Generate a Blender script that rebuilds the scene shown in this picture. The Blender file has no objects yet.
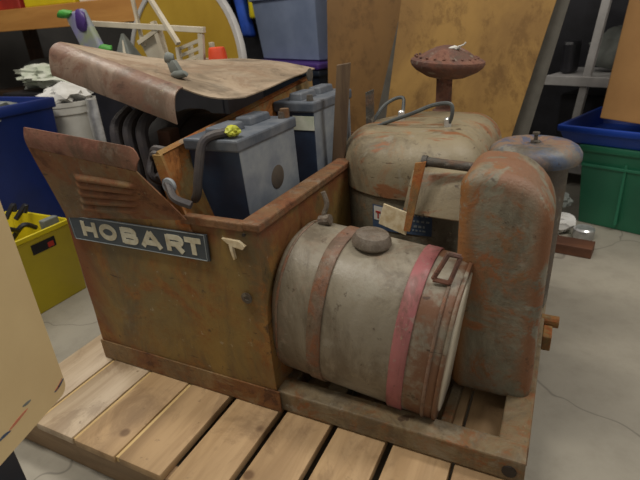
import bpy, bmesh, math, random
from mathutils import Vector, Matrix, noise
random.seed(7)
PI=math.pi
S=bpy.context.scene; COL=S.collection
def hx(h,k=1.0):
    c=[int(h[i:i+2],16)/255 for i in (0,2,4)]
    return tuple((v/12.92 if v<=.04045 else ((v+.055)/1.055)**2.4)*k for v in c)+(1,)
# ---------------------------------------------------------------- materials
def newmat(n):
    m=bpy.data.materials.new(n); m.use_nodes=True; nt=m.node_tree
    return m,nt,nt.nodes['Principled BSDF']
def N(nt,t,**k):
    n=nt.nodes.new(t)
    for a,b in k.items(): setattr(n,a,b)
    return n
def noise_n(nt,vec,sc,det=6,rough=.6,dist=0.0):
    n=N(nt,'ShaderNodeTexNoise'); n.inputs['Scale'].default_value=sc; n.inputs['Detail'].default_value=det
    n.inputs['Roughness'].default_value=rough; n.inputs['Distortion'].default_value=dist
    nt.links.new(vec,n.inputs['Vector']); return n.outputs['Fac']
def ramp(nt,fac,a,b):
    r=N(nt,'ShaderNodeMapRange'); r.interpolation_type='SMOOTHSTEP'
    r.inputs['From Min'].default_value=a; r.inputs['From Max'].default_value=b
    nt.links.new(fac,r.inputs['Value']); return r.outputs['Result']
def mix(nt,f,a,b):
    m=N(nt,'ShaderNodeMix',data_type='RGBA')
    if isinstance(f,(int,float)): m.inputs[0].default_value=f
    else: nt.links.new(f,m.inputs[0])
    for i,v in ((6,a),(7,b)):
        if isinstance(v,tuple): m.inputs[i].default_value=v
        else: nt.links.new(v,m.inputs[i])
    return m.outputs[2]
def vec(nt,scale=(1,1,1),rot=(0,0,0)):
    t=N(nt,'ShaderNodeTexCoord'); mp=N(nt,'ShaderNodeMapping')
    mp.inputs['Scale'].default_value=scale; mp.inputs['Rotation'].default_value=rot
    nt.links.new(t.outputs['Object'],mp.inputs['Vector']); return mp.outputs['Vector']
def bump(nt,bs,h,s,d=.01):
    b=N(nt,'ShaderNodeBump'); b.inputs['Strength'].default_value=s; b.inputs['Distance'].default_value=d
    nt.links.new(h,b.inputs['Height']); nt.links.new(b.outputs['Normal'],bs.inputs['Normal'])
def rusty(n,base,base2,rust,rust2,amt=.5,sc=6,rough=.6,extra=None,metal=0.0,bs_=.35,aniso=(1,1,1),gain=.95,wear=.5):
    """weathered paint: two paint tones, bare grey wear, crisp rust blotches, streaks, scratches and pits"""
    base,base2=[tuple(x*gain for x in q[:3])+(1,) for q in (base,base2)]
    m,nt,b=newmat(n); v=vec(nt,aniso)
    f1=noise_n(nt,v,sc*.6,6,.65,.4); f2=noise_n(nt,v,sc*1.2,12,.72,.5); f3=noise_n(nt,v,sc*6,7,.75); f4=noise_n(nt,v,sc*14,4,.65)
    c=mix(nt,ramp(nt,f1,.38,.60),base,base2)
    dv=noise_n(nt,vec(nt,(1.3,1.3,.45)),sc*1.1,8,.72,.8)
    c=mix(nt,mul(nt,ramp(nt,dv,.44,.62),.6),c,hx('4b3f30'))
    g=noise_n(nt,v,sc*1.9,9,.72,.2); c=mix(nt,mul(nt,ramp(nt,g,.56,.62),wear),c,hx('8f8a7c'))
    rc=mix(nt,ramp(nt,f3,.38,.62),rust,rust2)
    lo=.70-amt*.36
    c=mix(nt,mul(nt,ramp(nt,f2,lo-.07,lo),.35),c,rc)
    c=mix(nt,mul(nt,ramp(nt,f2,lo,lo+.035),.9),c,rc)
    c=mix(nt,mul(nt,ramp(nt,f2,lo+.08,lo+.14),.7),c,tuple(x*.42 for x in rust[:3])+(1,))
    if extra: c=extra(nt,c,v,f2,f3)
    s1=noise_n(nt,vec(nt,(5,5,34),(0,.25,.2)),3.0,5,.6,.2); c=mix(nt,mul(nt,ramp(nt,s1,.665,.70),.75),c,hx('3a2416'))
    c=mix(nt,mul(nt,ramp(nt,f3,.60,.68),.7),c,hx('38281c'))
    c=mix(nt,mul(nt,ramp(nt,f4,.665,.72),.55),c,hx('a09478'))
    nt.links.new(c,b.inputs['Base Color']); b.inputs['Metallic'].default_value=metal
    mr=N(nt,'ShaderNodeMapRange'); nt.links.new(f2,mr.inputs['Value']); mr.inputs['From Min'].default_value=.35; mr.inputs['From Max'].default_value=.65
    mr.inputs['To Min'].default_value=max(.2,rough-.18); mr.inputs['To Max'].default_value=min(1,rough+.2); nt.links.new(mr.outputs[0],b.inputs['Roughness'])
    hs=N(nt,'ShaderNodeMath',operation='ADD'); nt.links.new(f3,hs.inputs[0]); nt.links.new(mul(nt,f2,1.6),hs.inputs[1])
    bump(nt,b,hs.outputs[0],bs_*1.3,.008)
    return m
def plain(n,c,c2=None,sc=8,rough=.5,bs_=0,metal=0,aniso=(1,1,1),spec=.5,trans=0,alpha=1):
    m,nt,b=newmat(n); v=vec(nt,aniso); f=noise_n(nt,v,sc,6,.6)
    if c2 is None: c2=tuple(x*.78 for x in c[:3])+(1,)
    nt.links.new(mix(nt,ramp(nt,f,.3,.7),c,c2),b.inputs['Base Color'])
    b.inputs['Roughness'].default_value=rough; b.inputs['Metallic'].default_value=metal
    b.inputs['Specular IOR Level'].default_value=spec; b.inputs['Transmission Weight'].default_value=trans
    b.inputs['Alpha'].default_value=alpha
    if bs_: bump(nt,b,noise_n(nt,v,sc*6,4,.6),bs_,.004)
    return m
def axis_mask(nt,ax,a,b_):
    if ax==0: a-=.57; b_-=.57   # these materials live on parts of the welder, whose base is at x=.57
    t=N(nt,'ShaderNodeTexCoord'); s=N(nt,'ShaderNodeSeparateXYZ'); nt.links.new(t.outputs['Object'],s.inputs[0])
    return ramp(nt,s.outputs[ax],a,b_)
def mul(nt,a,b_):
    m=N(nt,'ShaderNodeMath',operation='MULTIPLY'); nt.links.new(a,m.inputs[0])
    if isinstance(b_,(int,float)): m.inputs[1].default_value=b_
    else: nt.links.new(b_,m.inputs[1])
    return m.outputs[0]
def add(nt,a,b_):
    m=N(nt,'ShaderNodeMath',operation='ADD'); m.use_clamp=True; nt.links.new(a,m.inputs[0]); nt.links.new(b_,m.inputs[1]); return m.outputs[0]
# cabinet front: olive paint, rust near the top edge and at the foot, streaks
def cab_extra(nt,c,v,f2,f3):
    top=axis_mask(nt,2,.36,.50); n=noise_n(nt,v,9,6,.65)
    c=mix(nt,mul(nt,mul(nt,top,ramp(nt,n,.42,.6)),axis_mask(nt,0,.25,.5)),c,hx('6e3b20'))
    lft=axis_mask(nt,0,.10,.0); c=mix(nt,mul(nt,lft,ramp(nt,n,.35,.6)),c,hx('74401f'))
    foot=axis_mask(nt,2,.10,.02); c=mix(nt,mul(nt,foot,ramp(nt,n,.3,.6)),c,hx('6a4526'))
    return c
M={}
M['cab']=rusty('cabinet_paint',hx('8c7038'),hx('756238'),hx('7a4c22'),hx('8a6430'),.50,4.0,.62,cab_extra,aniso=(1,1,.8),bs_=.2,wear=.12,gain=.92)
M['flap']=rusty('flap_paint',hx('84683f'),hx('7a6040'),hx('754628'),hx('7c5230'),.60,5,.6,wear=.15)
M['fliplip']=rusty('flap_lip_rust',hx('8f6450'),hx('855a48'),hx('75483a'),hx('8c6250'),.5,7,.5,wear=.25)
M['hood']=rusty('hood_paint',hx('a89782'),hx('9e8c76'),hx('8e7862'),hx('826c56'),.42,4,.5,bs_=.12,wear=.2,gain=1.05)
M['roll']=rusty('hood_roll',hx('8a7666'),hx('8b7565'),hx('765a48'),hx('6f5042'),.5,6,.42,bs_=.12,wear=.3)
M['orange']=rusty('orange_rust',hx('96662f'),hx('8d7440'),hx('8c4a1e'),hx('a0632f'),.6,8,.75)
M['edge']=rusty('rust_edge',hx('7d5c3c'),hx('6c5038'),hx('6e4226'),hx('7d5030'),.55,9,.75,wear=.3)
M['foot']=rusty('cabinet_foot_paint',hx('876c46'),hx('755a3c'),hx('6e4426'),hx('7c5228'),.6,6,.65,wear=.2)
M['dark']=plain('dark_grime',hx('1b1613'),hx('2c2420'),14,.65,.3)
M['darkrust']=plain('dark_rust',hx('3d2a20'),hx('5a3b27'),12,.7,.3)
def tank_extra(nt,c,v,f2,f3):
    r=axis_mask(nt,0,.875,.90); n=noise_n(nt,v,14,6,.65)
    c=mix(nt,mul(nt,r,ramp(nt,n,.40,.56)),c,hx('6e4d38'))
    l=axis_mask(nt,0,.61,.585); c=mix(nt,mul(nt,l,ramp(nt,n,.38,.58)),c,hx('74604c'))
    return c
M['tank']=rusty('tank_paint',hx('a09888'),hx('8d8472'),hx('7c6350'),hx('857361'),.26,5,.45,tank_extra,bs_=.14,gain=.82)
M['band']=rusty('tank_band',hx('84695a'),hx('7a6a58'),hx('7f5236'),hx('735442'),.5,8,.55)
M['pink']=rusty('pink_band',hx('a56868'),hx('9a5d5f'),hx('87504a'),hx('a47068'),.2,7,.5,bs_=.1)
M['capm']=rusty('tank_cap',hx('7a7064'),hx('6a6056'),hx('5e4c3e'),hx('766655'),.35,20,.4)
def shr_extra(nt,c,v,f2,f3):
    n=noise_n(nt,v,7,7,.7,.4)
    e=axis_mask(nt,0,1.085,1.125); c=mix(nt,mul(nt,e,ramp(nt,n,.48,.52)),c,hx('7e5232'))
    e=axis_mask(nt,0,1.0,.965); c=mix(nt,mul(nt,e,ramp(nt,n,.42,.46)),c,hx('8a5e34'))
    t=axis_mask(nt,2,.50,.58); c=mix(nt,mul(nt,t,ramp(nt,n,.48,.53)),c,hx('7e5a42'))
    return c
M['shroud']=rusty('shroud_paint',hx('8a8472'),hx('757160'),hx('8a5530'),hx('765a3c'),.50,6.5,.55,shr_extra)
def lid_extra(nt,c,v,f2,f3):
    v2=vec(nt,(1.5,7,4),(0,0,.5)); n=noise_n(nt,v2,3.5,6,.6,.3)
    return mix(nt,ramp(nt,n,.54,.62),c,hx('85593a'))
M['lid']=rusty('engine_lid_paint',hx('90846b'),hx('857a62'),hx('8a5c38'),hx('94734e'),.34,5,.55,lid_extra,bs_=.2)
M['cowl']=rusty('engine_cowl_paint',hx('7b7462'),hx('716d5d'),hx('7a5632'),hx('84623f'),.36,6,.55)
M['frame']=rusty('skid_frame_paint',hx('857a66'),hx('7c6b4e'),hx('80502c'),hx('6f5a3a'),.46,8,.6)
M['muffler']=rusty('muffler_rust',hx('6a4a3e'),hx('5e4038'),hx('70483a'),hx('7c5645'),.5,10,.75)
M['aircl']=rusty('air_cleaner_paint',hx('6f6c64'),hx('3a5274'),hx('80624e'),hx('7c6a58'),.46,7,.5,bs_=.15)
M['airbody']=rusty('air_cleaner_body',hx('5d564d'),hx('544d45'),hx('5e4a3b'),hx('6a5c4e'),.4,7,.55)
M['pipe']=rusty('dark_pipe',hx('54504a'),hx('4a4640'),hx('5c4436'),hx('66503e'),.4,12,.6)
M['hose']=plain('grey_hose',hx('565a58'),hx('43474a'),20,.55,.2)
M['cable']=plain('dirty_cable',hx('4a4440'),hx('38353a'),25,.6,.2)
M['chrome']=plain('bright_metal',hx('d8d8d8'),hx('a8a8a8'),20,.3,0,.6)
M['bat']=plain('battery_case',hx('2f4058'),hx('252f42'),9,.4,.1)
M['batdust']=plain('battery_dust',hx('90969a'),hx('6c7480'),10,.6,.15)
M['battop']=plain('battery_top',hx('47505c'),hx('6c7076'),14,.5,.15)
M['stain']=plain('brown_stain',hx('4c4640'),hx('625749'),20,.6,.1)
M['yellowg']=plain('yellow_green',hx('b9b832'),hx('8aa048'),20,.5)
M['plate']=plain('name_plate_dark',hx('353f49'),hx('414950'),12,.35)
M['cream']=plain('letter_cream',hx('cfccb8'),hx('b2a98e'),40,.45)
M['border']=plain('plate_border',hx('8f989c'),hx('7c8285'),30,.4)
M['white']=plain('white_plastic',hx('d9d8d2'),hx('c4c2ba'),6,.5)
M['scrape']=plain('pale_scrape',hx('d8cdb0'),hx('b5a07a'),40,.6)
M['lblue']=plain('label_blue',hx('33496a'),hx('4a5a70'),40,.5)
M['red']=plain('red_paint',hx('b03628'),hx('8c2a22'),10,.45)
M['bluebin']=plain('blue_plastic',hx('1a3077'),hx('152860'),4,.4)
M['bluelid']=plain('bright_blue_plastic',hx('1f46a8'),hx('19388c'),4,.4)
M['yellow']=plain('yellow_plastic',hx('d2c11c'),hx('c2b01c'),4,.4)
M['green']=plain('green_plastic',hx('2f7a5c'),hx('2a6d53'),5,.45)
M['purple']=plain('purple_plastic',hx('4a2f78'),hx('3f2868'),5,.4)
M['clear']=plain('cloudy_plastic',hx('a4b4d2'),hx('8c9cbc'),5,.35,0,0,(1,1,1),.5,.15,.92)
M['blackp']=plain('black_plastic',hx('15151a'),hx('24242a'),8,.45)
M['greymetal']=plain('grey_metal',hx('c4c2c0'),hx('a8a6a4'),8,.45,0,.2)
M['tan']=plain('tan_laminate',hx('dcc596'),hx('d4bc8e'),5,.5)
M['navy']=plain('navy_metal',hx('27303e'),hx('1c2430'),8,.4)
M['card']=plain('cardboard',hx('b98c58'),hx('ad8150'),6,.75,.1)
M['cloth']=plain('pale_green_cloth',hx('a9b29d'),hx('d0d2c6'),9,.85,.3)
M['clothw']=plain('white_bag',hx('dcdcda'),hx('bcbab4'),9,.7,.3)
M['gold']=plain('gold_board',hx('a8892a'),hx('98791f'),4,.5)
M['cone']=plain('grey_felt',hx('7d817c'),hx('656a66'),10,.85,.2)
M['dullgrey']=plain('dull_grey_paint',hx('67645c'),hx('56534c'),10,.7,.1)
M['bagm']=plain('green_purple_bag',hx('8f9a72'),hx('7d78a8'),9,.6)
M['bgreen']=plain('grass_green',hx('3f9a3a'),hx('4e8a3c'),9,.6)
M['orangep']=plain('orange_plastic',hx('e0502c'),hx('c8431f'),9,.45)
M['straps']=plain('blue_fabric',hx('1f50b8'),hx('16388a'),9,.7)
M['paleply']=plain('pale_wood',hx('cdc5b2'),hx('b8ad98'),9,.6)
def wood(n,c1,c2,c3,grain=(3,22,22),knots=True,rough=.6,wb=.15):
    m,nt,b=newmat(n); v=vec(nt,grain)
    oi=N(nt,'ShaderNodeObjectInfo'); va=N(nt,'ShaderNodeVectorMath',operation='ADD'); cb=N(nt,'ShaderNodeCombineXYZ')
    mm=N(nt,'ShaderNodeMath',operation='MULTIPLY'); mm.inputs[1].default_value=37; nt.links.new(oi.outputs['Random'],mm.inputs[0])
    for i in range(3): nt.links.new(mm.outputs[0],cb.inputs[i])
    nt.links.new(v,va.inputs[0]); nt.links.new(cb.outputs[0],va.inputs[1]); v=va.outputs[0]
    f=noise_n(nt,v,1.6,7,.6,.8); g=noise_n(nt,v,.5,4,.5,.4)
    c=mix(nt,ramp(nt,f,.35,.68),c1,c2); c=mix(nt,mul(nt,ramp(nt,g,.45,.72),.6),c,c3)
    if knots:
        dz=noise_n(nt,vec(nt,(1.5,1,1)),4.5,8,.72,.6); c=mix(nt,mul(nt,ramp(nt,dz,.50,.64),.45),c,hx('6f5539'))
        vv=vec(nt,(1,1,1)); vb=N(nt,'ShaderNodeVectorMath',operation='ADD'); nt.links.new(vv,vb.inputs[0]); nt.links.new(cb.outputs[0],vb.inputs[1])
        vo=N(nt,'ShaderNodeTexVoronoi'); vo.inputs['Scale'].default_value=7; nt.links.new(vb.outputs[0],vo.inputs['Vector'])
        c=mix(nt,mul(nt,ramp(nt,vo.outputs['Distance'],.12,.05),.75),c,hx('5a3c22'))
        s=noise_n(nt,vb.outputs[0],26,4,.6); c=mix(nt,mul(nt,ramp(nt,s,.66,.74),.7),c,hx('6b5238'))
    nt.links.new(c,b.inputs['Base Color']); b.inputs['Roughness'].default_value=rough; bump(nt,b,f,wb,.003); return m
M['plank']=wood('pallet_plank_wood',hx('b99a72'),hx('a88962'),hx('84694a'),(22,2.2,10))
M['plankpale']=wood('pallet_plank_pale',hx('c2ae92'),hx('b09a7e'),hx('8f7659'),(22,2.2,10),rough=.45)
M['lit_edge']=wood('lit_edge_wood',hx('d6ba82'),hx('c6a870'),hx('a88a58'),(22,2.2,10),knots=False)  # bright pine tone, stands in for light on plank sides
M['stringer']=wood('stringer_wood',hx('9c8262'),hx('8c7050'),hx('604a32'),(2.2,20,20))
M['beam']=wood('yellow_pine',hx('bf8a48'),hx('b27d3e'),hx('a06c34'),(2,16,16),knots=False)
M['darkwood']=wood('dark_wood',hx('4a3626'),hx('3c2b1e'),hx('2c2018'),(2,16,16),knots=False)
M['redwood']=wood('floor_block_wood',hx('5c3a28'),hx('6d4630'),hx('45291c'),(3,16,16),knots=False)
def ply(n,c1,c2,c3):
    m,nt,b=newmat(n); v=vec(nt,(1,1,.7)); f=noise_n(nt,v,2.2,6,.62,.5); g=noise_n(nt,v,11,6,.7); h=noise_n(nt,v,3.6,3,.5)
    c=mix(nt,ramp(nt,f,.38,.62),c1,c2); c=mix(nt,mul(nt,ramp(nt,g,.50,.62),.6),c,c3); k=noise_n(nt,v,5,8,.75,.5); c=mix(nt,mul(nt,ramp(nt,k,.52,.66),.55),c,hx('6a4c28'))
    c=mix(nt,mul(nt,ramp(nt,h,.66,.78),.8),c,hx('5a3820'))
    nt.links.new(c,b.inputs['Base Color']); b.inputs['Roughness'].default_value=.65; return m
M['ply1']=ply('plywood_dark',hx('8a6638'),hx('7c5c34'),hx('654826'))
M['ply2']=ply('plywood_light',hx('b08a4c'),hx('957240'),hx('78582e'))
M['bark']=wood('weathered_post',hx('6e5a44'),hx('4e3c2e'),hx('86703e'),(14,14,2),knots=False)
def concrete():
    m,nt,b=newmat('concrete'); v=vec(nt); f=noise_n(nt,v,1.4,6,.6); g=noise_n(nt,v,9,8,.7)
    c=mix(nt,ramp(nt,f,.3,.7),hx('8f8a7e'),hx('a09a8c')); c=mix(nt,mul(nt,ramp(nt,g,.4,.75),.45),c,hx('7d776b'))
    vo=N(nt,'ShaderNodeTexVoronoi',feature='DISTANCE_TO_EDGE'); vo.inputs['Scale'].default_value=1.1
    d=N(nt,'ShaderNodeVectorMath',operation='ADD'); nz=N(nt,'ShaderNodeTexNoise'); nz.inputs['Scale'].default_value=5; nt.links.new(v,nz.inputs['Vector'])
    sc=N(nt,'ShaderNodeVectorMath',operation='SCALE'); sc.inputs['Scale'].default_value=.25; nt.links.new(nz.outputs['Color'],sc.inputs[0])
    nt.links.new(v,d.inputs[0]); nt.links.new(sc.outputs[0],d.inputs[1]); nt.links.new(d.outputs[0],vo.inputs['Vector'])
    c=mix(nt,mul(nt,ramp(nt,vo.outputs['Distance'],.006,.0),.55),c,hx('57514a'))
    nt.links.new(c,b.inputs['Base Color']); b.inputs['Roughness'].default_value=.6; bump(nt,b,g,.15,.004); return m
M['floor']=concrete()
M['wall']=plain('grey_wall',hx('4c4a48'),hx('5a5754'),2,.8)
# ---------------------------------------------------------------- mesh helpers (all in world coordinates)
def link(name,bm,mat,parent=None,smooth=False,flat_angle=35):
    """ONE mesh object; origin at its parent's base when it has one"""
    me=bpy.data.meshes.new(name); bmesh.ops.recalc_face_normals(bm,faces=bm.faces[:]) if not getattr(bm,'_x',0) else None
    root=Vector((0,0,0)); p=parent
    while p: root+=p.location; p=p.parent
    bmesh.ops.translate(bm,verts=bm.verts[:],vec=-root)
    bm.to_mesh(me); bm.free()
    o=bpy.data.objects.new(name,me); COL.objects.link(o)
    mats=mat if isinstance(mat,(list,tuple)) else [mat]
    for m in mats: me.materials.append(m)
    if smooth:
        for f in me.polygons: f.use_smooth=True
        try: me.set_sharp_from_angle(angle=math.radians(flat_angle))
        except Exception: pass
    if parent: o.parent=parent
    return o
def thing(name,label,cat,loc,group=None):
    o=bpy.data.objects.new(name,None); COL.objects.link(o); o.location=loc; o.empty_display_size=.05
    o['label']=label; o['category']=cat
    if group: o['group']=group
    return o
def tag(o,label,cat,group=None):
    c=sum((Vector(v) for v in o.bound_box),Vector())/8; b=Vector((c.x,c.y,min(v[2] for v in o.bound_box)))
    o.data.transform(Matrix.Translation(-b)); o.location=b
    o['label']=label; o['category']=cat
    if group: o['group']=group
    return o
def struct(o): o['kind']='structure'; return o
def nb(): return bmesh.new()
def bev(bm,geom_verts,r,seg=2):
    if r<=0: return
    es={e for v in geom_verts for e in v.link_edges}
    bmesh.ops.bevel(bm,geom=list(es),offset=r,segments=seg,profile=.5,affect='EDGES')
def box(bm,lo,hi,r=0,T=None,seg=2):
    lo=Vector(lo);hi=Vector(hi)
    t=bmesh.new(); bmesh.ops.create_cube(t,size=1)
    for v in t.verts: v.co=Vector((lo[i]+(v.co[i]+.5)*(hi[i]-lo[i]) for i in range(3)))
    bev(t,t.verts[:],r,seg)
    merge(bm,t,T); return bm
def merge(bm,t,T=None):
    if T is not None: bmesh.ops.transform(t,matrix=T,verts=t.verts[:])
    me=bpy.data.meshes.new('tmp'); t.to_mesh(me); t.free(); bm.from_mesh(me); bpy.data.meshes.remove(me)
def hexa(bm,p,r=0,seg=2):
    """8 points: bottom 4 ccw, top 4 ccw"""
    t=bmesh.new(); v=[t.verts.new(q) for q in p]
    for f in ((3,2,1,0),(4,5,6,7),(0,1,5,4),(1,2,6,5),(2,3,7,6),(3,0,4,7)): t.faces.new([v[i] for i in f])
    bev(t,t.verts[:],r,seg); merge(bm,t); return bm
def frame_axes(d):
    d=d.normalized(); u=d.cross(Vector((0,0,1)))
    if u.length<.05: u=d.cross(Vector((1,0,0)))
    u.normalize(); return u,d.cross(u).normalized()
def tube(bm,pts,rad,seg=10,caps=True):
    pts=[Vector(p) for p in pts]; n=len(pts); rr=rad if isinstance(rad,(list,tuple)) else [rad]*n
    rings=[]; pu=None
    for i,p in enumerate(pts):
        d=(pts[min(i+1,n-1)]-pts[max(i-1,0)])
        if pu is None: u,w=frame_axes(d)
        else:
            dn=d.normalized(); u=(pu-dn*pu.dot(dn)).normalized(); w=dn.cross(u)
        pu=u
        rings.append([bm.verts.new(p+(u*math.cos(2*PI*k/seg)+w*math.sin(2*PI*k/seg))*rr[i]) for k in range(seg)])
    for a,b in zip(rings,rings[1:]):
        for k in range(seg): bm.faces.new((a[k],a[(k+1)%seg],b[(k+1)%seg],b[k]))
    if caps: bm.faces.new(rings[0][::-1]); bm.faces.new(rings[-1])
    return bm
def smooth_path(pts,n=6):
    P=[Vector(p) for p in pts]; out=[]
    for i in range(len(P)-1):
        p0=P[max(i-1,0)];p1=P[i];p2=P[i+1];p3=P[min(i+2,len(P)-1)]
        for k in range(n):
            t=k/n; out.append(.5*((2*p1)+(p2-p0)*t+(2*p0-5*p1+4*p2-p3)*t*t+(3*p1-p0-3*p2+p3)*t**3))
    out.append(P[-1]); return out
def lathe(bm,c,prof,seg=40,T=None,sy=1.0):
    """prof: (r,z) from bottom to top around vertical axis through c"""
    t=bmesh.new(); rings=[]
    for r,z in prof:
        if r<1e-5: rings.append([t.verts.new((0,0,z))])
        else: rings.append([t.verts.new((r*math.cos(2*PI*k/seg),r*sy*math.sin(2*PI*k/seg),z)) for k in range(seg)])
    for a,b in zip(rings,rings[1:]):
        for k in range(seg):
            k2=(k+1)%seg
            if len(a)==1 and len(b)==1: continue
            if len(a)==1: t.faces.new((a[0],b[k2],b[k]))
            elif len(b)==1: t.faces.new((a[k],a[k2],b[0]))
            else: t.faces.new((a[k],a[k2],b[k2],b[k]))
    if len(rings[0])>1: t.faces.new(rings[0][::-1])
    if len(rings[-1])>1: t.faces.new(rings[-1])
    M_=Matrix.Translation(c)@(T or Matrix.Identity(4)); merge(bm,t,M_); return bm
def offset_poly(P,d):
    out=[];n=len(P)
    for i in range(n):
        a=Vector(P[i-1]);b=Vector(P[i]);c=Vector(P[(i+1)%n])
        e1=(b-a);e2=(c-b)
        n1=Vector((-e1.y,e1.x));n2=Vector((-e2.y,e2.x))
        n1=n1.normalized() if n1.length>1e-9 else n1; n2=n2.normalized() if n2.length>1e-9 else n2
        m=n1+n2; m=m.normalized() if m.length>1e-6 else n1
        k=1/max(.4,m.dot(n1)); out.append(b+m*d*k)
    return out
def prism(bm,P,plane,d0,d1,r0=0,r1=0,seg=5,caps=True):
    """outline P (2D, ccw) swept from d0 to d1 with rounded ends r0 / r1. plane 'XY','XZ','YZ'"""
    def pt(q,d): return {'XY':(q[0],q[1],d),'XZ':(q[0],d,q[1]),'YZ':(d,q[0],q[1])}[plane]
    lev=[]; sg=1 if d1>d0 else -1
    if r0>0:
        for k in range(seg+1):
            a=PI/2*k/seg; lev.append((d0+sg*r0*(1-math.sin(a)),r0*(1-math.cos(a))))
    else: lev.append((d0,0))
    if r1>0:
        for k in range(seg+1):
            a=PI/2*k/seg; lev.append((d1-sg*r1*(1-math.cos(a+0)) if 0 else d1-sg*r1*(1-math.sin(a)),r1*(1-math.cos(a))))
    else: lev.append((d1,0))
    # r0 list runs outward from the face; the face itself is inset
    if r0>0:
        first=lev[:seg+1]; lev=[(d0+sg*r0*(1-math.sin(PI/2*k/seg)),r0*(1-math.cos(PI/2*k/seg))) for k in range(seg,-1,-1)]+lev[seg+1:]
    rings=[]
    t=bmesh.new()
    for d,ins in lev:
        Q=offset_poly(P,ins) if ins>0 else P
        rings.append([t.verts.new(pt(q,d)) for q in Q])
    n=len(P)
    for a,b in zip(rings,rings[1:]):
        for k in range(n): t.faces.new((a[k],a[(k+1)%n],b[(k+1)%n],b[k]))
    if caps: t.faces.new(rings[0][::-1]); t.faces.new(rings[-1])
    bmesh.ops.recalc_face_normals(t,faces=t.faces[:]); merge(bm,t); return bm
def round_rect(x0,y0,x1,y1,rs,n=6):
    """ccw outline, rs = radii at (x0y0, x1y0, x1y1, x0y1)"""
    P=[]
    for (cx,cy,a0),r in zip(((x0,y0,PI),(x1,y0,1.5*PI),(x1,y1,0),(x0,y1,.5*PI)),rs):
        ccx=cx+(r if cx==x0 else -r); ccy=cy+(r if cy==y0 else -r)
        if r<=0: P.append((cx,cy)); continue
        for k in range(n+1):
            a=a0+PI/2*k/n; P.append((ccx+r*math.cos(a),ccy+r*math.sin(a)))
    return P
def superell(cy,cz,ry,rz,n,k=48):
    out=[]
    for i in range(k):
        a=2*PI*i/k;c,s=math.cos(a),math.sin(a)
        out.append((cy+ry*math.copysign(abs(c)**(2/n),c),cz+rz*math.copysign(abs(s)**(2/n),s)))
    return out
def grid(bm,f,nu,nv,th=0.0,nrm=None):
    """sheet from f(u,v); th>0 gives thickness by solidify along normals"""
    t=bmesh.new(); V=[[t.verts.new(f(i/nu,j/nv)) for j in range(nv+1)] for i in range(nu+1)]
    for i in range(nu):
        for j in range(nv): t.faces.new((V[i][j],V[i+1][j],V[i+1][j+1],V[i][j+1]))
    if th:
        bmesh.ops.recalc_face_normals(t,faces=t.faces[:]); t.normal_update()
        bmesh.ops.solidify(t,geom=t.faces[:],thickness=th)
    merge(bm,t); return bm
def dent(bm,amp,sc,seed=0,mask=None):
    for v in bm.verts:
        n=noise.noise_vector(v.co*sc+Vector((seed,seed,seed)))
        v.co+=n*amp*(mask(v.co) if mask else 1)
    return bm
def rotz(c,a): return Matrix.Translation(c)@Matrix.Rotation(a,4,'Z')
def blob(bm,c,r,amp=.25,sc=6,seed=1,sub=3,flat=0.0):
    t=bmesh.new(); bmesh.ops.create_icosphere(t,subdivisions=sub,radius=1)
    for v in t.verts:
        k=1+amp*noise.noise(v.co*sc*.4+Vector((seed,0,0)))+amp*.5*noise.noise(v.co*sc+Vector((0,seed,0)))
        v.co=Vector((v.co.x*r[0]*k,v.co.y*r[1]*k,max(v.co.z*r[2]*k,-r[2]*flat if flat else -9)))+Vector(c)
    merge(bm,t); return bm
# ================================================================ SETTING
FZ=-.11
b=nb(); box(b,(-3.2,-2.2,FZ-.05),(3.4,3.2,FZ)); struct(link('floor',b,M['floor']))
b=nb(); box(b,(-3.2,3.2,FZ-.05),(3.4,3.3,2.6)); struct(link('wall_back',b,M['wall']))
b=nb(); box(b,(-3.3,-2.2,FZ-.05),(-3.2,3.3,2.6)); struct(link('wall_left',b,M['wall']))
# ================================================================ PALLET
pal=thing('wooden_pallet','pale wooden plank pallet lying on the concrete floor under the rusty welder','pallet',(.52,-.26,FZ))
edges=[-.115,.03,.172,.312,.452,.597,.732,.867,1.007,1.15]
gaps=[0,.010,.010,.011,.020,.018,.017,.016,.006,0]
random.seed(3)
for i in range(9):
    x0=edges[i]+gaps[i]/2+.0005; x1=edges[i+1]-gaps[i+1]/2-.0005
    if i==8: x1=1.125
    b=nb(); y0=-.265+random.uniform(-.006,.004); box(b,(x0,y0,-.022),(x1,1.02,0),.003)
    o=link('plank',b,M['plankpale'] if i<2 else M['plank'],pal,True)
for x in (.03,.172,.312):
    b=nb(); box(b,(x-.0042,-.262,-.020),(x+.0042,1.0,-.004),.001); link('lit_edge',b,M['lit_edge'],pal)  # added bright strips in the gaps, imitating the lit plank sides
for y0,y1 in ((-.255,-.215),(.36,.40),(.96,1.0)):
    b=nb(); box(b,(-.112,y0,FZ),(1.12,y1,-.022),.004); dent(b,.003,9,y0); link('stringer',b,M['stringer'],pal)
# ================================================================ WELDER
W=thing('engine_driven_welder','rusty old engine-driven welder with a dark name plate, standing on the wooden pallet','welder',(.57,.5,0))
# skid frame: front, right, back, left channels and two cross members
b=nb()
for lo,hi in (((0.0,.0,.003),(1.145,.055,.060)),((1.087,.045,.003),(1.147,1.0,.058)),((0.0,.94,.003),(1.145,1.0,.058)),((0,.045,.003),(.05,.95,.058)),((.96,.045,.003),(.985,.95,.030)),((.57,.045,.003),(.61,.95,.05))):
    box(b,lo,hi,.004)
dent(b,.002,12,4)
fr=link('skid_frame',b,M['frame'],W)
b=nb(); tube(b,[(1.14,.55,.045),(1.185,.55,.045)],.017,12); box(b,(1.147,.46,.005),(1.17,.52,.05),.003); link('frame_pin',b,M['orange'],fr)
b=nb(); tube(b,[(1.116,-.003,.030),(1.116,.004,.030)],.014,14); link('frame_hole',b,M['dark'],fr)
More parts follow.
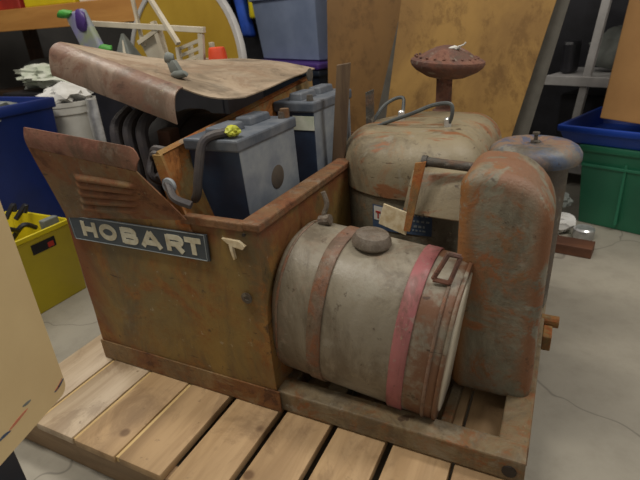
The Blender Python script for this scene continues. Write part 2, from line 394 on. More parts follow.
# cabinet
b=nb()
def cf(u,v):
    x=.004+u*.583; z=.0585+v*.437
    y=-.003-.005*math.sin(v*PI)*math.sin(u*PI)+.002*noise.noise(Vector((x*9,z*9,0)))
    if z>.482: y+=(z-.482)*.5
    return (x,y,z)
grid(b,cf,40,30,.004)
cp=link('cabinet_front',b,M['cab'],W,True)
b=nb(); box(b,(.580,-.001,.0585),(.586,.86,.49),.001); dent(b,.002,8,2); link('cabinet_side',b,M['cab'],W)
b=nb(); box(b,(0.002,-.001,.0585),(.006,.86,.47),.001); link('cabinet_side',b,M['cab'],W)
b=nb(); box(b,(.006,.85,.0585),(.585,.856,.49),.001); link('cabinet_back',b,M['cab'],W)
b=nb(); box(b,(.007,.010,.42),(.585,.85,.432),0); link('battery_tray',b,M['darkrust'],W)
b=nb(); box(b,(-.001,-.0075,.003),(.597,-.0035,.064),.0008); link('cabinet_foot',b,M['foot'],W)
# rusted angle round the battery compartment
b=nb(); box(b,(.548,-.006,.478),(.595,.60,.497),.004); dent(b,.004,16,3); link('compartment_rail',b,M['edge'],W)
b=nb(); box(b,(.395,-.010,.478),(.56,.012,.497),.003); dent(b,.0025,16,5); link('compartment_rail',b,M['edge'],W)
b=nb(); tube(b,[(.262/1+.30,-.0135,.474),(.562,-.010,.474)],.004,8); link('rivet',b,M['dark'],W)
# partition plate with rusty angle edge
b=nb()
def pf(u,v):
    y=.0+u*.68; zt=.628+.072*u; z=.434+v*(zt-.434)
    x=.412-.05*v*(1-u*.6)
    if u<.08: x+=0
    return (x,y,z)
grid(b,pf,16,8,.004); link('partition_plate',b,rusty('partition_paint',hx('9c8048'),hx('8f7c54'),hx('96581f'),hx('a0662c'),.6,9,.7,wear=.2),W)
b=nb(); P0=[(.36,.0,.628),(.388,.68,.700)]
tube(b,[Vector(P0[0])+(Vector(P0[1])-Vector(P0[0]))*k/8 for k in range(9)],.008,4)
link('partition_edge',b,M['orange'],W)
b=nb(); hexa(b,[(.385,-.006,.43),(.43,-.006,.43),(.43,.002,.43),(.385,.002,.43),(.350,-.006,.63),(.372,-.006,.63),(.372,.002,.63),(.350,.002,.63)],.001); dent(b,.003,25,8); link('corner_strip',b,M['orange'],W)
b=nb(); Tm=Matrix.Translation((.385,-.012,.565))@Matrix.Rotation(PI/2,4,'X'); t=[(0.006,-.004),(.016,-.004),(.018,0),(.016,.004),(.006,.004),(.006,-.004)]; lathe(b,(.385,-.010,.565),t,20,Matrix.Rotation(PI/2,4,'X')); link('grommet',b,M['batdust'],W,True)
# name plate with raised letters
npq=[(.026,.458),(.464,.461),(.462,.397),(.030,.394)]
def plate(q,y0,y1):
    b=nb(); bm=b; v0=[bm.verts.new((x,y0,z)) for x,z in q]; v1=[bm.verts.new((x,y1,z)) for x,z in q]
    bm.faces.new(v0); bm.faces.new(v1[::-1])
    for i in range(4): bm.faces.new((v0[i],v1[i],v1[(i+1)%4],v0[(i+1)%4]))
    return b
PY=-.0135
npo=link('name_plate',plate(npq,PY,-.009),M['plate'],W)
b=nb()
for a,c in zip(npq,npq[1:]+npq[:1]):
    ctr=Vector((.245,.4275)); A=Vector(a)+(ctr-Vector(a)).normalized()*.006; Cc=Vector(c)+(ctr-Vector(c)).normalized()*.006
    tube(b,[(A.x,PY-.0005,A.y),(Cc.x,PY-.0005,Cc.y)],.0011,6)
link('plate_border',b,M['border'],npo)
def strokes(ch):
    """letter as flat strokes in a unit box: list of polylines"""
    def arc(cx,cy,rx,ry,a0,a1,n=14): return [(cx+rx*math.cos(math.radians(a0+(a1-a0)*k/n)),cy+ry*math.sin(math.radians(a0+(a1-a0)*k/n))) for k in range(n+1)]
    return {'H':[[(.12,0),(.12,1)],[(.88,0),(.88,1)],[(.12,.5),(.88,.5)]],
            'O':[arc(.5,.5,.37,.385,0,360,30)],
            'B':[[(.13,0),(.13,1)],[(.13,.885),(.55,.885)]+arc(.58,.70,.24,.185,90,-90)+[(.13,.515)],[(.55,.515)]+arc(.62,.315,.25,.20,90,-90)+[(.13,.115)]],
            'A':[[(.10,0),(.5,.97)],[(.90,0),(.5,.97)],[(.25,.29),(.75,.29)]],
            'R':[[(.13,0),(.13,1)],[(.13,.885),(.55,.885)]+arc(.60,.68,.25,.205,90,-90)+[(.13,.475)],[(.52,.475),(.86,0)]],
            'T':[[(.5,0),(.5,.9)],[(.02,.885),(.98,.885)]]}[ch]
def letter(ch,x0,x1,z0,z1,y,th,mat,parent):
    b=nb(); w=.0064
    for si,pl in enumerate(strokes(ch)):
        P=[Vector((x0+p[0]*(x1-x0),z0+p[1]*(z1-z0))) for p in pl]; n=len(P); closed=(P[0]-P[-1]).length<1e-4
        L=[]
        for k in range(n):
            a=P[k-1] if k else (P[-2] if closed else P[0]); c=P[k+1] if k<n-1 else (P[1] if closed else P[-1])
            d=(c-a).normalized(); L.append(Vector((-d.y,d.x))*w)
        for k in range(n-1):
            q=[P[k]+L[k],P[k]-L[k],P[k+1]-L[k+1],P[k+1]+L[k+1]]
            t2=th+si*.0002+(k%2)*.0001
            hexa(b,[(v.x,y,v.y) for v in q]+[(v.x,y-t2,v.y) for v in q])
    return link('letter',b,mat,parent)
lx=[(.062,.114),(.122,.184),(.196,.252),(.256,.326),(.336,.392),(.392,.440)]
for ch,(a,c) in zip('HOBART',lx): letter(ch,a+.008,c+.007,.4075,.4480,PY+.0008,.002,M['cream'],npo)
# scrape and keyhole on the cabinet front
b=nb()
for q in ([(.502,.458),(.545,.456),(.560,.446),(.553,.438),(.528,.442),(.514,.449)],[(.519,.445),(.527,.443),(.530,.412),(.526,.410),(.521,.430)]):
    v0=[b.verts.new((x,-.0115,z)) for x,z in q]; v1=[b.verts.new((x,-.004,z)) for x,z in q]; b.faces.new(v0); b.faces.new(v1[::-1]); n=len(q)
    for i in range(n): b.faces.new((v0[i],v1[i],v1[(i+1)%n],v0[(i+1)%n]))
link('paint_scrape',b,M['scrape'],cp)
b=nb(); lathe(b,(.545,-.008,.318),[(.0,0),(.013,.0),(.014,.003),(.006,.003),(.005,.0015),(0,.0015)],16,Matrix.Rotation(PI/2,4,'X')); link('lock_hole',b,M['pipe'],cp,True)
b=nb(); tube(b,[(-.004,.06,.145),(-.012,.06,.145)],.012,8); box(b,(-.016,.03,.10),(0,.09,.13),.003); link('side_lug',b,M['darkrust'],W)
# louvered flap leaning outward
bl,br,tr,tl=Vector((.024,-.012,.452)),Vector((.418,-.012,.492)),Vector((.340,-.046,.605)),Vector((.008,-.044,.640))
flap=None
b=nb()
def ff(u,v):
    p=bl.lerp(br,u).lerp(tl.lerp(tr,u),v); n=Vector((0,-.96,-.25))
    d=0
    uu=(u-.28)/.42; 
    for k in range(5):
        c=.16+.125*k; u0=.20+.03*k; u1=.70+.04*k
        if u0<u<u1 and abs(v-c)<.055: d+=.009*math.cos((v-c)/.055*PI/2)*min(1,(u-u0)/.04,(u1-u)/.04)
    return p+n*(d+.0015*noise.noise(p*14))
grid(b,ff,60,80,.003)
flap=link('louvered_flap',b,M['flap'],W,True,50)
b=nb()
tl2,tr2=Vector((.022,-.048,.687)),Vector((.372,-.050,.655))
def lf(u,v):
    if u>.9: k=(u-.9)/.1; vmax=1-.45*k*k
    else: vmax=1
    p=tl.lerp(tr,u).lerp(tl2.lerp(tr2,u),v*vmax); return p+Vector((0,-.004*math.sin(v*PI)-.003,0))
grid(b,lf,30,6,.004); link('flap_lip',b,M['fliplip'],flap,True)
# hood: rolled front edge and sagging sheet
FL=Vector((-.04,.15,.856)); FR=Vector((.345,.13,.748)); BLc=Vector((-.12,.70,.745)); BRc=Vector((.415,.66,.728)); FRE=Vector((.442,.23,.712))
b=nb()
def hf(u,v):
    # u along x, v along depth; right part sags below the front edge
    if u<.78: f=FL.lerp(FR,u/.78)
    else:
        k=(u-.78)/.22; f=FR.lerp(FRE,k); f.z-=.012*math.sin(k*PI)
    p=f.lerp(BLc.lerp(BRc,u),v); p.z+=.024*math.sin(PI*u)*v*v+.003*noise.noise(p*6); return p
grid(b,hf,40,20,.003)
hood=link('hood',b,M['hood'],W,True)
b=nb()
def rf(u,v):
    f=FL.lerp(FR,u); a=v*PI*.62; r=.033
    down=.030*max(0,v-.55)/.45
    return (f.x-.012*v*(1-u),f.y+.002-r*math.sin(a)*1.15-down*.2, f.z-r*(1-math.cos(a))-down+.001*noise.noise(f*30))
grid(b,rf,30,14,.003); link('hood_roll',b,M['roll'],hood,True)
b=nb(); box(b,(.40,.22,.655),(.407,.66,.712),.001,Matrix.Identity(4)); link('hood_skirt',b,M['flap'],hood) if 0 else b.free()
b=nb() # grey latch standing on the hood
bmx=[(.262,.195,.775),(.30,.205,.775)]
hexa(b,[(.262,.19,.772),(.30,.19,.762),(.30,.205,.762),(.262,.205,.772),(.255,.19,.800),(.278,.19,.800),(.278,.205,.800),(.255,.205,.800)],.003)
blob(b,(.262,.197,.805),(.014,.010,.014),.2,5,2,2); blob(b,(.285,.195,.768),(.024,.014,.010),.2,5,3,2)
link('hood_latch',b,M['cone'],hood,True)
b=nb(); lathe(b,(.424,.60,.715),[(0,0),(.017,0),(.019,.004),(.008,.006),(0,.006)],16,Matrix.Rotation(PI/2,4,'Y')); link('hood_washer',b,M['pipe'],hood,True)
# generator under the hood
b=nb()
prof=[(0,0),(.10,0),(.118,.02),(.12,.10),(.128,.105),(.128,.14),(.118,.145),(.115,.26),(.09,.29),(0,.29)]
lathe(b,(.05,.34,.53),prof,36,Matrix.Rotation(PI/2,4,'Y')); link('generator_housing',b,M['dark'],W,True)
b=nb()
for x in (.11,.155,.20): tube(b,smooth_path([(x,.13,.44),(x-.005,.13,.55),(x-.015,.14,.645),(x-.02,.20,.68)]),.015,10)
link('conduit',b,M['cable'],W,True)
b=nb(); box(b,(.03,.14,.433),(.10,.20,.60),.004); link('control_bracket',b,M['darkrust'],W)
b=nb(); box(b,(.21,.16,.433),(.25,.20,.64),.004); link('control_bracket',b,M['darkrust'],W)
b=nb()
for k,(r,y) in enumerate(((.044,.07),(.038,.085),(.034,.062))):
    pts=[(.300+r*math.cos(a)*.9,y+.008*math.sin(3*a),+.578+r*math.sin(a)) for a in [2*PI*j/28 for j in range(29)]]
    tube(b,pts,.009,8)
link('cable_coil',b,M['cable'],W,True)
b=nb(); tube(b,smooth_path([(.30,.05,.56),(.34,.02,.575),(.385,-.012,.565),(.41,-.028,.545),(.445,-.02,.53)]),.009,8); link('cable_lead',b,M['cable'],W,True)
# fuel tank
TKT=Matrix.Translation((.578,0,.066))@Matrix.Rotation(math.radians(6.6),4,'Y')@Matrix.Translation((-.578,0,-.066))
def tilt(bm): bmesh.ops.transform(bm,matrix=TKT,verts=bm.verts[:])
tank_out=superell(.163,.243,.150,.187,2.5)
b=nb(); prism(b,tank_out,'YZ',.558,.952,.016,.014,4); dent(b,.0018,9,7); tilt(b)
tk=link('fuel_tank',b,M['tank'],W,True,60)
def ringband(name,x0,x1,mat,off=.003):
    b=nb(); o=superell(.163,.243,.150+off,.187+off,2.5)
    prism(b,o,'YZ',x0,x1,.001,.001,1); dent(b,.0015,9,7); tilt(b); return link(name,b,mat,tk,True,60)
ringband('tank_strap',.655,.688,M['band'],.004); ringband('red_strap',.846,.880,M['pink'],.004)['label']='faded red strap'
ringband('end_rim',.922,.929,M['band'],.004); ringband('end_rim',.946,.954,M['tank'],.002); ringband('end_rim',.574,.580,M['band'],.002)
b=nb(); o=superell(.163,.243,.130,.167,2.5); prism(b,o,'YZ',.951,.957,0,.003,2); tilt(b); link('end_plate',b,M['paleply'],tk,True)
b=nb(); lathe(b,(.738,.152,.428),[(.030,-.012),(.030,.003),(.041,.004),(.044,.009),(.043,.018),(.036,.030),(.018,.035),(0,.036)],36); tilt(b); link('tank_cap',b,M['capm'],tk,True)
# strap buckle loop at the right end, standing up
b=nb()
q=[Vector((.922,.10,.405)),Vector((.938,.10,.405)),Vector((.957,.11,.458)),Vector((.935,.11,.460))]
path=[(.893,.085,.425),(.912,.10,.480),(.935,.105,.478),(.925,.09,.423),(.893,.085,.425)]
for a,c in zip(path,path[1:]): tube(b,[a,c],.005,6)
tilt(b)
link('strap_buckle',b,M['muffler'],tk,True)
b=nb(); tube(b,smooth_path([(.648,.20,.405),(.640,.205,.44),(.648,.21,.47),(.640,.21,.50)]),.006,8); tube(b,[(.632,.2,.43),(.660,.2,.436)],.013,10); link('strap_bolt',b,M['capm'],tk,True)
for x in (.69,.875):
    b=nb(); box(b,(x,.057,.02),(x+.05,.32,.052),.003); link('tank_saddle',b,M['frame'],tk)
# torn tab between tank and shroud
b=nb(); hexa(b,[(.985,.19,.058),(1.0,.19,.058),(1.0,.194,.058),(.985,.194,.058),(.972,.19,.13),(.986,.19,.16),(.986,.194,.16),(.972,.194,.13)],.0005); link('torn_tab',b,M['scrape'],W)
# engine cowl (D shaped in plan) and its lid
def dplan(cx,cy,r,x1,n=22):
    P=[(x1,cy-r)]; P=[]
    R=.088
    for k in range(9): a=-PI/2+PI/2*k/8; P.append((x1-R+R*math.cos(a),cy-r+R+R*math.sin(a)))
    for k in range(9): a=PI/2*k/8; P.append((x1-R+R*math.cos(a),cy+r-R+R*math.sin(a)))
    for k in range(n+1):
        a=PI/2+PI*k/n; P.append((cx+r*math.cos(a),cy+r*math.sin(a)))
    return P
b=nb(); prism(b,dplan(.765,.65,.236,.955),'XY',.06,.425,0,0); cowl=link('engine_cowl',b,M['cowl'],W,True)
b=nb(); prism(b,dplan(.765,.65,.243,.962),'XY',.420,.562,.004,.085,9)
for v in b.verts:
    if v.co.z>.45: v.co.z+=.012*(1-((v.co.x-.78)/.25)**2)*1 - .0
dent(b,.002,8,2)
lid=link('engine_lid',b,M['lid'],W,True,60)
# label wrapped on the cowl
b=nb()
def lab(a0,a1,z0,z1,off):
    def f(u,v):
        s=a0+(a1-a0)*u
        # s: arc length left of x=.765 when negative
        R=.236+off
        if s<0: an=-PI/2+s/R; return (.765+R*math.cos(an),.65+R*math.sin(an),z0+(z1-z0)*v)
        return (.765+s,.65-R,z0+(z1-z0)*v)
    return f
grid(b,lab(-.085,.085,.325,.395,.0015),24,4,.001); lb=link('engine_label',b,M['lblue'],cowl)
b=nb(); grid(b,lab(-.080,-.052,.352,.392,.003),6,3,.001); link('label_emblem',b,M['white'],lb)
b=nb(); grid(b,lab(-.074,-.058,.374,.379,.0042),5,1,.001); grid(b,lab(-.068,-.064,.358,.376,.0042),2,2,.001); link('label_letter',b,M['red'],lb)
b=nb()
for r_,(z,h) in enumerate(((.378,.008),(.362,.005),(.347,.006),(.336,.004))):
    s=-.045
    while s<.07:
        w=random.uniform(.004,.009); grid(b,lab(s,s+w,z,z+h,.003),2,1,.0008); s+=w+random.uniform(.003,.006)
link('label_lettering',b,M['border'],lb)
# protruding duct on the front of the lid
b=nb(); hexa(b,[(.79,.335,.412),(.958,.300,.420),(.958,.46,.420),(.79,.46,.412),(.80,.39,.512),(.958,.350,.520),(.962,.47,.52),(.80,.47,.51)],.010,3); dent(b,.002,10,3); link('air_duct',b,M['lid'],W,True)
# choke pipe, lever bar and plate
b=nb(); tube(b,[(.842,.345,.548),(.965,.345,.540)],.011,14); tube(b,[(.838,.345,.548),(.850,.345,.548)],.014,14); link('cross_pipe',b,M['pipe'],W,True)
b=nb(); hexa(b,[(.808,.296,.385),(.824,.296,.385),(.824,.301,.385),(.808,.301,.385),(.826,.325,.548),(.852,.325,.553),(.852,.330,.553),(.826,.330,.548)],.001); lv=link('lever_bar',b,M['orange'],W)
b=nb(); hexa(b,[(.743,.30,.395),(.813,.30,.372),(.813,.306,.372),(.743,.306,.395),(.755,.305,.447),(.820,.305,.428),(.820,.311,.428),(.755,.311,.447)],.001); link('lever_plate',b,M['scrape'],lv)
# right-hand shroud
b=nb(); prism(b,round_rect(.955,.036,1.134,.582,(.03,.03,.115,.04),8),'XZ',.178,.365,.029,.029,6)
for v in b.verts:
    if v.co.z<.2 : v.co.y+=(.2-v.co.z)*.05
dent(b,.003,7,5); link('end_shroud',b,M['shroud'],W,True,60)
b=nb(); box(b,(.955,.22,.06),(.965,.355,.50),.002); link('shroud_flange',b,M['edge'],W)
# muffler stack
b=nb(); MX,MY=.775,.85
tube(b,[(MX-.004,MY,.30),(MX-.004,MY,.69)],.0245,24); st=link('exhaust_pipe',b,M['muffler'],W,True)
b=nb(); lathe(b,(MX-.004,MY,.552),[(.026,0),(.034,.004),(.034,.022),(.026,.026)],28); link('pipe_collar',b,M['muffler'],st,True)
TT=Matrix.Rotation(math.radians(5),4,'Y')
b=nb(); lathe(b,(MX,MY,.682),[(.030,-.012),(.060,-.006),(.095,.012),(.108,.024),(.113,.034),(.112,.042),(.104,.047),(.092,.050),(.080,.056),(.060,.068),(.040,.078),(.018,.084),(0,.085)],48,TT); mc=link('rain_cap',b,M['muffler'],W,True)
b=nb()
for k in range(22):
    a=2*PI*k/22; c=Vector((MX+.094*math.cos(a),MY+.094*math.sin(a),.682+.052-.0085*math.cos(a)))
    blob(b,c,(.005,.005,.004),0,1,1,1)
link('cap_beading',b,M['muffler'],mc,True)
b=nb(); blob(b,(MX+.030,MY-.03,.760),(.018,.008,.006),.4,6,5,2); tube(b,smooth_path([(MX+.035,MY-.03,.762),(MX+.055,MY-.035,.768),(MX+.062,MY-.035,.775)]),.0025,6); link('paper_scrap',b,M['white'],mc,True)
# air cleaner
AX,AY=1.065,.62
b=nb(); lathe(b,(AX,AY,.06),[(0,0),(.080,0),(.082,.01),(.088,.44),(.088,.455),(0,.455)],44); ac=link('air_cleaner_body',b,M['airbody'],W,True)
b=nb(); lathe(b,(AX,AY,.505),[(.088,-.018),(.112,-.014),(.116,-.006),(.115,.008),(.106,.022),(.092,.030),(.075,.033),(.045,.033),(.030,.030),(0,.030)],52); al=link('air_cleaner_lid',b,M['aircl'],W,True)
b=nb(); lathe(b,(AX,AY,.535),[(.012,0),(.012,.006),(.005,.007),(.005,.022),(.009,.023),(.009,.028),(0,.029)],16); link('wing_nut',b,M['pipe'],al,True)
# hoses / handles over the lid
b=nb(); tube(b,smooth_path([(.585,.66,.545),(.61,.72,.60),(.640,.75,.622),(.668,.75,.625),(.675,.73,.60),(.678,.70,.565)],5),.0055,8); link('grey_hose',b,M['hose'],W,True)
b=nb(); tube(b,smooth_path([(.56,.60,.53),(.63,.62,.565),(.74,.60,.608),(.80,.60,.632),(.845,.60,.635),(.850,.60,.605),(.838,.61,.575)],5),.0055,8); link('grey_hose',b,M['hose'],W,True)
for x,y in ((.838,.61),(.678,.70)):
    b=nb(); lathe(b,(x,y,.563),[(.016,0),(.016,.004),(.010,.005),(.010,.030),(.007,.034),(0,.034)],16); link('hose_fitting',b,M['chrome'],W,True)
# rear uprights
b=nb(); hexa(b,[(.525,.50,.433),(.565,.50,.433),(.565,.512,.433),(.525,.512,.433),(.560,.50,.752),(.598,.50,.756),(.598,.512,.756),(.560,.512,.752)],.002); dent(b,.0025,14,2); link('upright_bar',b,M['bark'],W)
b=nb(); hexa(b,[(.575,.66,.06),(.605,.655,.06),(.605,.67,.06),(.575,.675,.06),(.578,.66,.655),(.603,.655,.665),(.603,.67,.665),(.578,.675,.655)],.002); link('upright_bar',b,M['pipe'],W)
# ================================================================ BATTERIES
def battery(name,label,p00,dx,dy,up,L=1):
    """p00 = front left bottom corner; dx, dy, up vectors"""
    p00,dx,dy,up=map(Vector,(p00,dx,dy,up))
    T=thing(name,label,'battery',p00+(dx+dy)/2,'car batteries in the welder tray')
    def P(a,c,z,ex=0): return p00+dx*a+dy*c+up*z
    b=nb(); e=.03
    hexa(b,[P(e,e,0),P(1-e,e,0),P(1-e,1-e,0),P(e,1-e,0),P(e,e,.86),P(1-e,e,.86),P(1-e,1-e,.86),P(e,1-e,.86)],.004); case=link('case',b,[M['bat'],M['batdust']],T)
    for f in case.data.polygons:
        if f.normal.x>.8: f.material_index=1
    b=nb(); hexa(b,[P(0,0,.84),P(1,0,.84),P(1,1,.84),P(0,1,.84),P(0,0,.96),P(1,0,.96),P(1,1,.96),P(0,1,.96)],.005)
    link('lid',b,M['battop'],T)
    for c0,c1 in ((.10,.46),(.54,.9)):
        b=nb(); hexa(b,[P(.28,c0,.95),P(.62,c0,.95),P(.62,c1,.95),P(.28,c1,.95),P(.30,c0+.02,1.04),P(.60,c0+.02,1.04),P(.60,c1-.02,1.04),P(.30,c1-.02,1.04)],.004); link('vent_cap',b,M['battop'],T)
    for c in (.1,.9):
        b=nb(); q=P(.82,c,.95); tube(b,[q,q+Vector((0,0,.018))],[.010,.008],12); link('terminal',b,M['pipe'],T)
    return T,P
B1,P1=battery('car_battery','dusty blue battery with a round brown stain, standing in the welder beside the fuel tank',(.368,.088,.433),(.145,.0,0),(.0,.262,.0),(.008,-.025,.225))
b=nb(); c=P1(1.0,.56,.40); R_=Matrix.Rotation(PI/2,4,'Y'); lathe(b,(c.x-.006,c.y,c.z),[(0,0),(.029,0),(.030,.002),(.028,.003),(0,.003)],28,R_); link('round_stain',b,M['stain'],B1,True)
q=P1(.82,.1,.96)
b=nb(); blob(b,q+Vector((0,0,.014)),(.017,.017,.012),.4,7,4,3); link('cable_clamp',b,M['yellowg'],B1,True)
b=nb(); tube(b,smooth_path([q+Vector((-.01,.0,.012)),q+Vector((-.05,-.035,.0)),q+Vector((-.062,-.055,-.06)),q+Vector((-.072,-.06,-.11)),q+Vector((-.09,-.05,-.13))]),.010,10); link('cable',b,M['cable'],B1,True)
b=nb(); q2=P1(.85,.93,.96); tube(b,[q2,q2+Vector((0,.0,.022))],.012,6); link('terminal_nut',b,M['edge'],B1)
B2,P2=battery('car_battery','dark blue battery with a pale label, standing behind the dusty one in the welder',(.385,.44,.433),(.130,-.004,0),(.01,.25,.0),(.0,.0,.240))
b=nb(); v=[P2(.45,-.012,.64),P2(.96,-.012,.64),P2(.96,.0,.64),P2(.45,.0,.64),P2(.45,-.012,.80),P2(.96,-.012,.80),P2(.96,.0,.80),P2(.45,.0,.80)]
v=[Vector(p)+Vector((0,.008,0)) for p in v]; hexa(b,v); link('paper_label',b,M['cloth'],B2)
# ================================================================ LEFT FOREGROUND: tan table on its side
F0=Vector((.268,-.306,.2)); du=Vector((.29,-.957,0)).normalized(); nn=Vector((.957,.29,0)).normalized()
TB=thing('tan_board','tan board with crayon marks on navy legs, at the left edge before the pallet','board',F0+du*.3+Vector((0,0,FZ-.2)))
def onb(u,z,o=0): return F0+du*u+nn*o+Vector((0,0,z-.2))
O=round_rect(-.019,.198,.62,.86,(.022,.03,.03,.02),6)
b=nb(); v0=[b.verts.new(onb(u,z,0)) for u,z in O]; v1=[b.verts.new(onb(u,z,-.018)) for u,z in O]; b.faces.new(v0); b.faces.new(v1[::-1])
for i in range(len(O)): b.faces.new((v0[i],v1[i],v1[(i+1)%len(O)],v0[(i+1)%len(O)]))
link('panel',b,M['tan'],TB)
for pts,mt in (([(.014,.224),(-.003,.227),(-.018,.232)],'lblue'),([(.012,.226),(-.002,.228),(-.014,.236)],'red'),([(.133,.243),(.11,.245),(.083,.247)],'redmark'),([(.160,.243),(.145,.243),(.130,.240)],'lblue'),([(.091,.259),(.080,.257),(.07,.256)],'cone')):
    if mt=='redmark': mt='crayonred'
    if mt=='red': mt='crayonred'
    if 'crayonred' not in M: M['crayonred']=plain('crayon_red',hx('c8755c'),hx('c08868'),60,.6)
    b=nb(); P=smooth_path([onb(u,z-(.004 if mt!='x' else 0),.0) for u,z in pts],4); n=len(P)
    for k in range(n-1):
        a,c=P[k],P[k+1]; w=.0022*math.sin(PI*(k+.5)/(n-1))+.0006; Z=Vector((0,0,w)); o=nn*.0006
        hexa(b,[a-Z-o*.2,c-Z-o*.2,c-Z+o,a-Z+o,a+Z-o*.2,c+Z-o*.2,c+Z+o,a+Z+o])
    link('crayon_mark',b,M[mt],TB)
for u in (.135,.50):
    b=nb(); p=[onb(u,0,-.004),onb(u+.06,0,-.004),onb(u+.06,0,-.03),onb(u,0,-.03)]
    hexa(b,[Vector((q.x,q.y,FZ)) for q in p]+[Vector((q.x,q.y,.30)) for q in p],.003)
    for v in b.verts:
        pass
    dent(b,0,1); link('leg',b,M['navy'],TB)
# ================================================================ LEFT BACKGROUND
def crate(lo,hi,w,taper,rimw,mat,name,parent=None,T=None,rim=.03,pitch=None):
    """open tub: thin tapered walls, floor and a rolled rim"""
    b=nb(); x0,y0,z0=lo; x1,y1,z1=hi; t=taper
    def ring(z,k,ins): 
        return [(x0+t*(1-k)+ins,y0+t*(1-k)+ins,z),(x1-t*(1-k)-ins,y0+t*(1-k)+ins,z),(x1-t*(1-k)-ins,y1-t*(1-k)-ins,z),(x0+t*(1-k)+ins,y1-t*(1-k)-ins,z)]
    tt=bmesh.new()
    R=[ring(z0,0,0),ring(z1-rim,.96,0),ring(z1-rim,.96,-rimw),ring(z1,1,-rimw),ring(z1,1,w),ring(z0+w,0.02,w)]
    V=[[tt.verts.new(p) for p in r] for r in R]
    for a,c in zip(V,V[1:]):
        for k in range(4): tt.faces.new((a[k],a[(k+1)%4],c[(k+1)%4],c[k]))
    tt.faces.new(V[0][::-1]); tt.faces.new(V[-1])
    bmesh.ops.recalc_face_normals(tt,faces=tt.faces[:])
    es=[e for e in tt.edges if abs(e.verts[0].co.z-e.verts[1].co.z)>.02 or len({round(v.co.z,3) for v in e.verts})==1]
    bmesh.ops.bevel(tt,geom=es,offset=.004,segments=2,affect='EDGES',profile=.5)
    merge(b,tt,T); return link(name,b,mat,parent,True,50)
# yellow crate with hand holes and black hoses inside
YT=thing('storage_crate','yellow plastic crate with a hand hole, on the floor behind the tan board','crate',(-.78,.16,FZ))
yb=crate((-.96,-.10,FZ),(-.60,.415,.205),.006,.006,.004,M['yellow'],'body',YT,rim=.02)
b=nb(); box(b,(-.603,.235,.125),(-.5985,.335,.165),.0015); link('hand_hole',b,M['blackp'],YT)
b=nb(); box(b,(-.5990,.30,.130),(-.5975,.325,.150),.0005); link('hole_contents',b,M['red'],YT)
b=nb()
random.seed(11)
for k in range(14):
    x=-.90+random.random()*.24; y=-.03+random.random()*.38; z=.10+random.random()*.10
    tube(b,smooth_path([(x,y,z),(x+random.uniform(-.04,.04),y+.04,z+.05),(x+random.uniform(-.05,.05),min(y+.1,.38),z+.02)]),.010,8)
o=tag(link('black_hoses',b,M['blackp'],None,True),'tangle of black hoses lying in the yellow crate','hoses'); o['kind']='stuff'
b=nb(); box(b,(-.66,.33,.175),(-.63,.395,.222),.004,rotz((0,0,0),0)); tag(link('grey_block',b,M['cone']),'small grey block on the rim end of the yellow crate','block')
# blue bin
BB=thing('recycling_bin','tall dark blue plastic bin at the left edge, behind the yellow crate','bin',(-1.2,.55,FZ))
crate((-1.42,.34,FZ),(-1.0,.775,.614),.006,.03,.012,M['bluebin'],'body',BB,rim=.045)
b=nb(); blob(b,(-1.2,.55,.575),(.17,.18,.05),.5,7,3,3); blob(b,(-1.12,.48,.60),(.07,.09,.04),.5,7,8,3)
tag(link('plastic_bag',b,M['cone'],None,True),'crumpled grey plastic bag filling the tall blue bin','bag')
# low bench
LB=thing('low_bench','low dark wooden bench behind the blue bin, mostly hidden','bench',(-.95,1.15,FZ))
b=nb(); box(b,(-2.1,.80,.17),(-.05,1.45,.21),.004); link('bench_top',b,M['darkwood'],LB)
for x in (-2.0,-.24):
    for y in (.94,1.38): 
        b=nb(); box(b,(x,y,FZ),(x+.05,y+.05,.17),.003); link('leg',b,M['darkwood'],LB)
# white bucket
BK=thing('bucket','cream plastic bucket with a crumpled white bag in it, right of the blue bin','bucket',(-1.135,.955,.21))
b=nb(); lathe(b,(-1.135,.955,.21),[(.115,0),(.128,.30),(.136,.305),(.136,.335),(.140,.34),(.140,.36),(.128,.36),(.120,.02),(0,.02)],36); link('pail',b,M['white'],BK,True)
b=nb(); blob(b,(-1.135,.955,.59),(.118,.118,.055),.5,6,9,3); tag(link('white_bag',b,M['clothw'],None,True),'crumpled white bag stuffed in the cream bucket','bag')
b=nb(); box(b,(-1.90,1.12,.212),(-1.24,1.40,.575),.01); tag(link('dark_box',b,M['blackp']),'dark box behind the cream bucket, under the pale green cloth','box')
b=nb(); blob(b,(-1.56,1.24,.655),(.31,.11,.062),.5,7,4,4); tag(link('crumpled_cloth',b,M['cloth'],None,True),'pale green and white crumpled cloth heaped behind the cream bucket','cloth')
b=nb(); box(b,(-2.10,1.46,.66),(-1.45,1.70,.74),.01); 
for v in b.verts: pass
SB=b
# silver thing right of the bucket
b=nb(); lathe(b,(-.930,.965,.21),[(.055,0),(.058,.02),(.058,.30),(.050,.33),(.050,.37),(.046,.37),(0,.372)],28); tag(link('metal_can',b,M['chrome'],None,True),'shiny silver can standing right of the cream bucket','can')
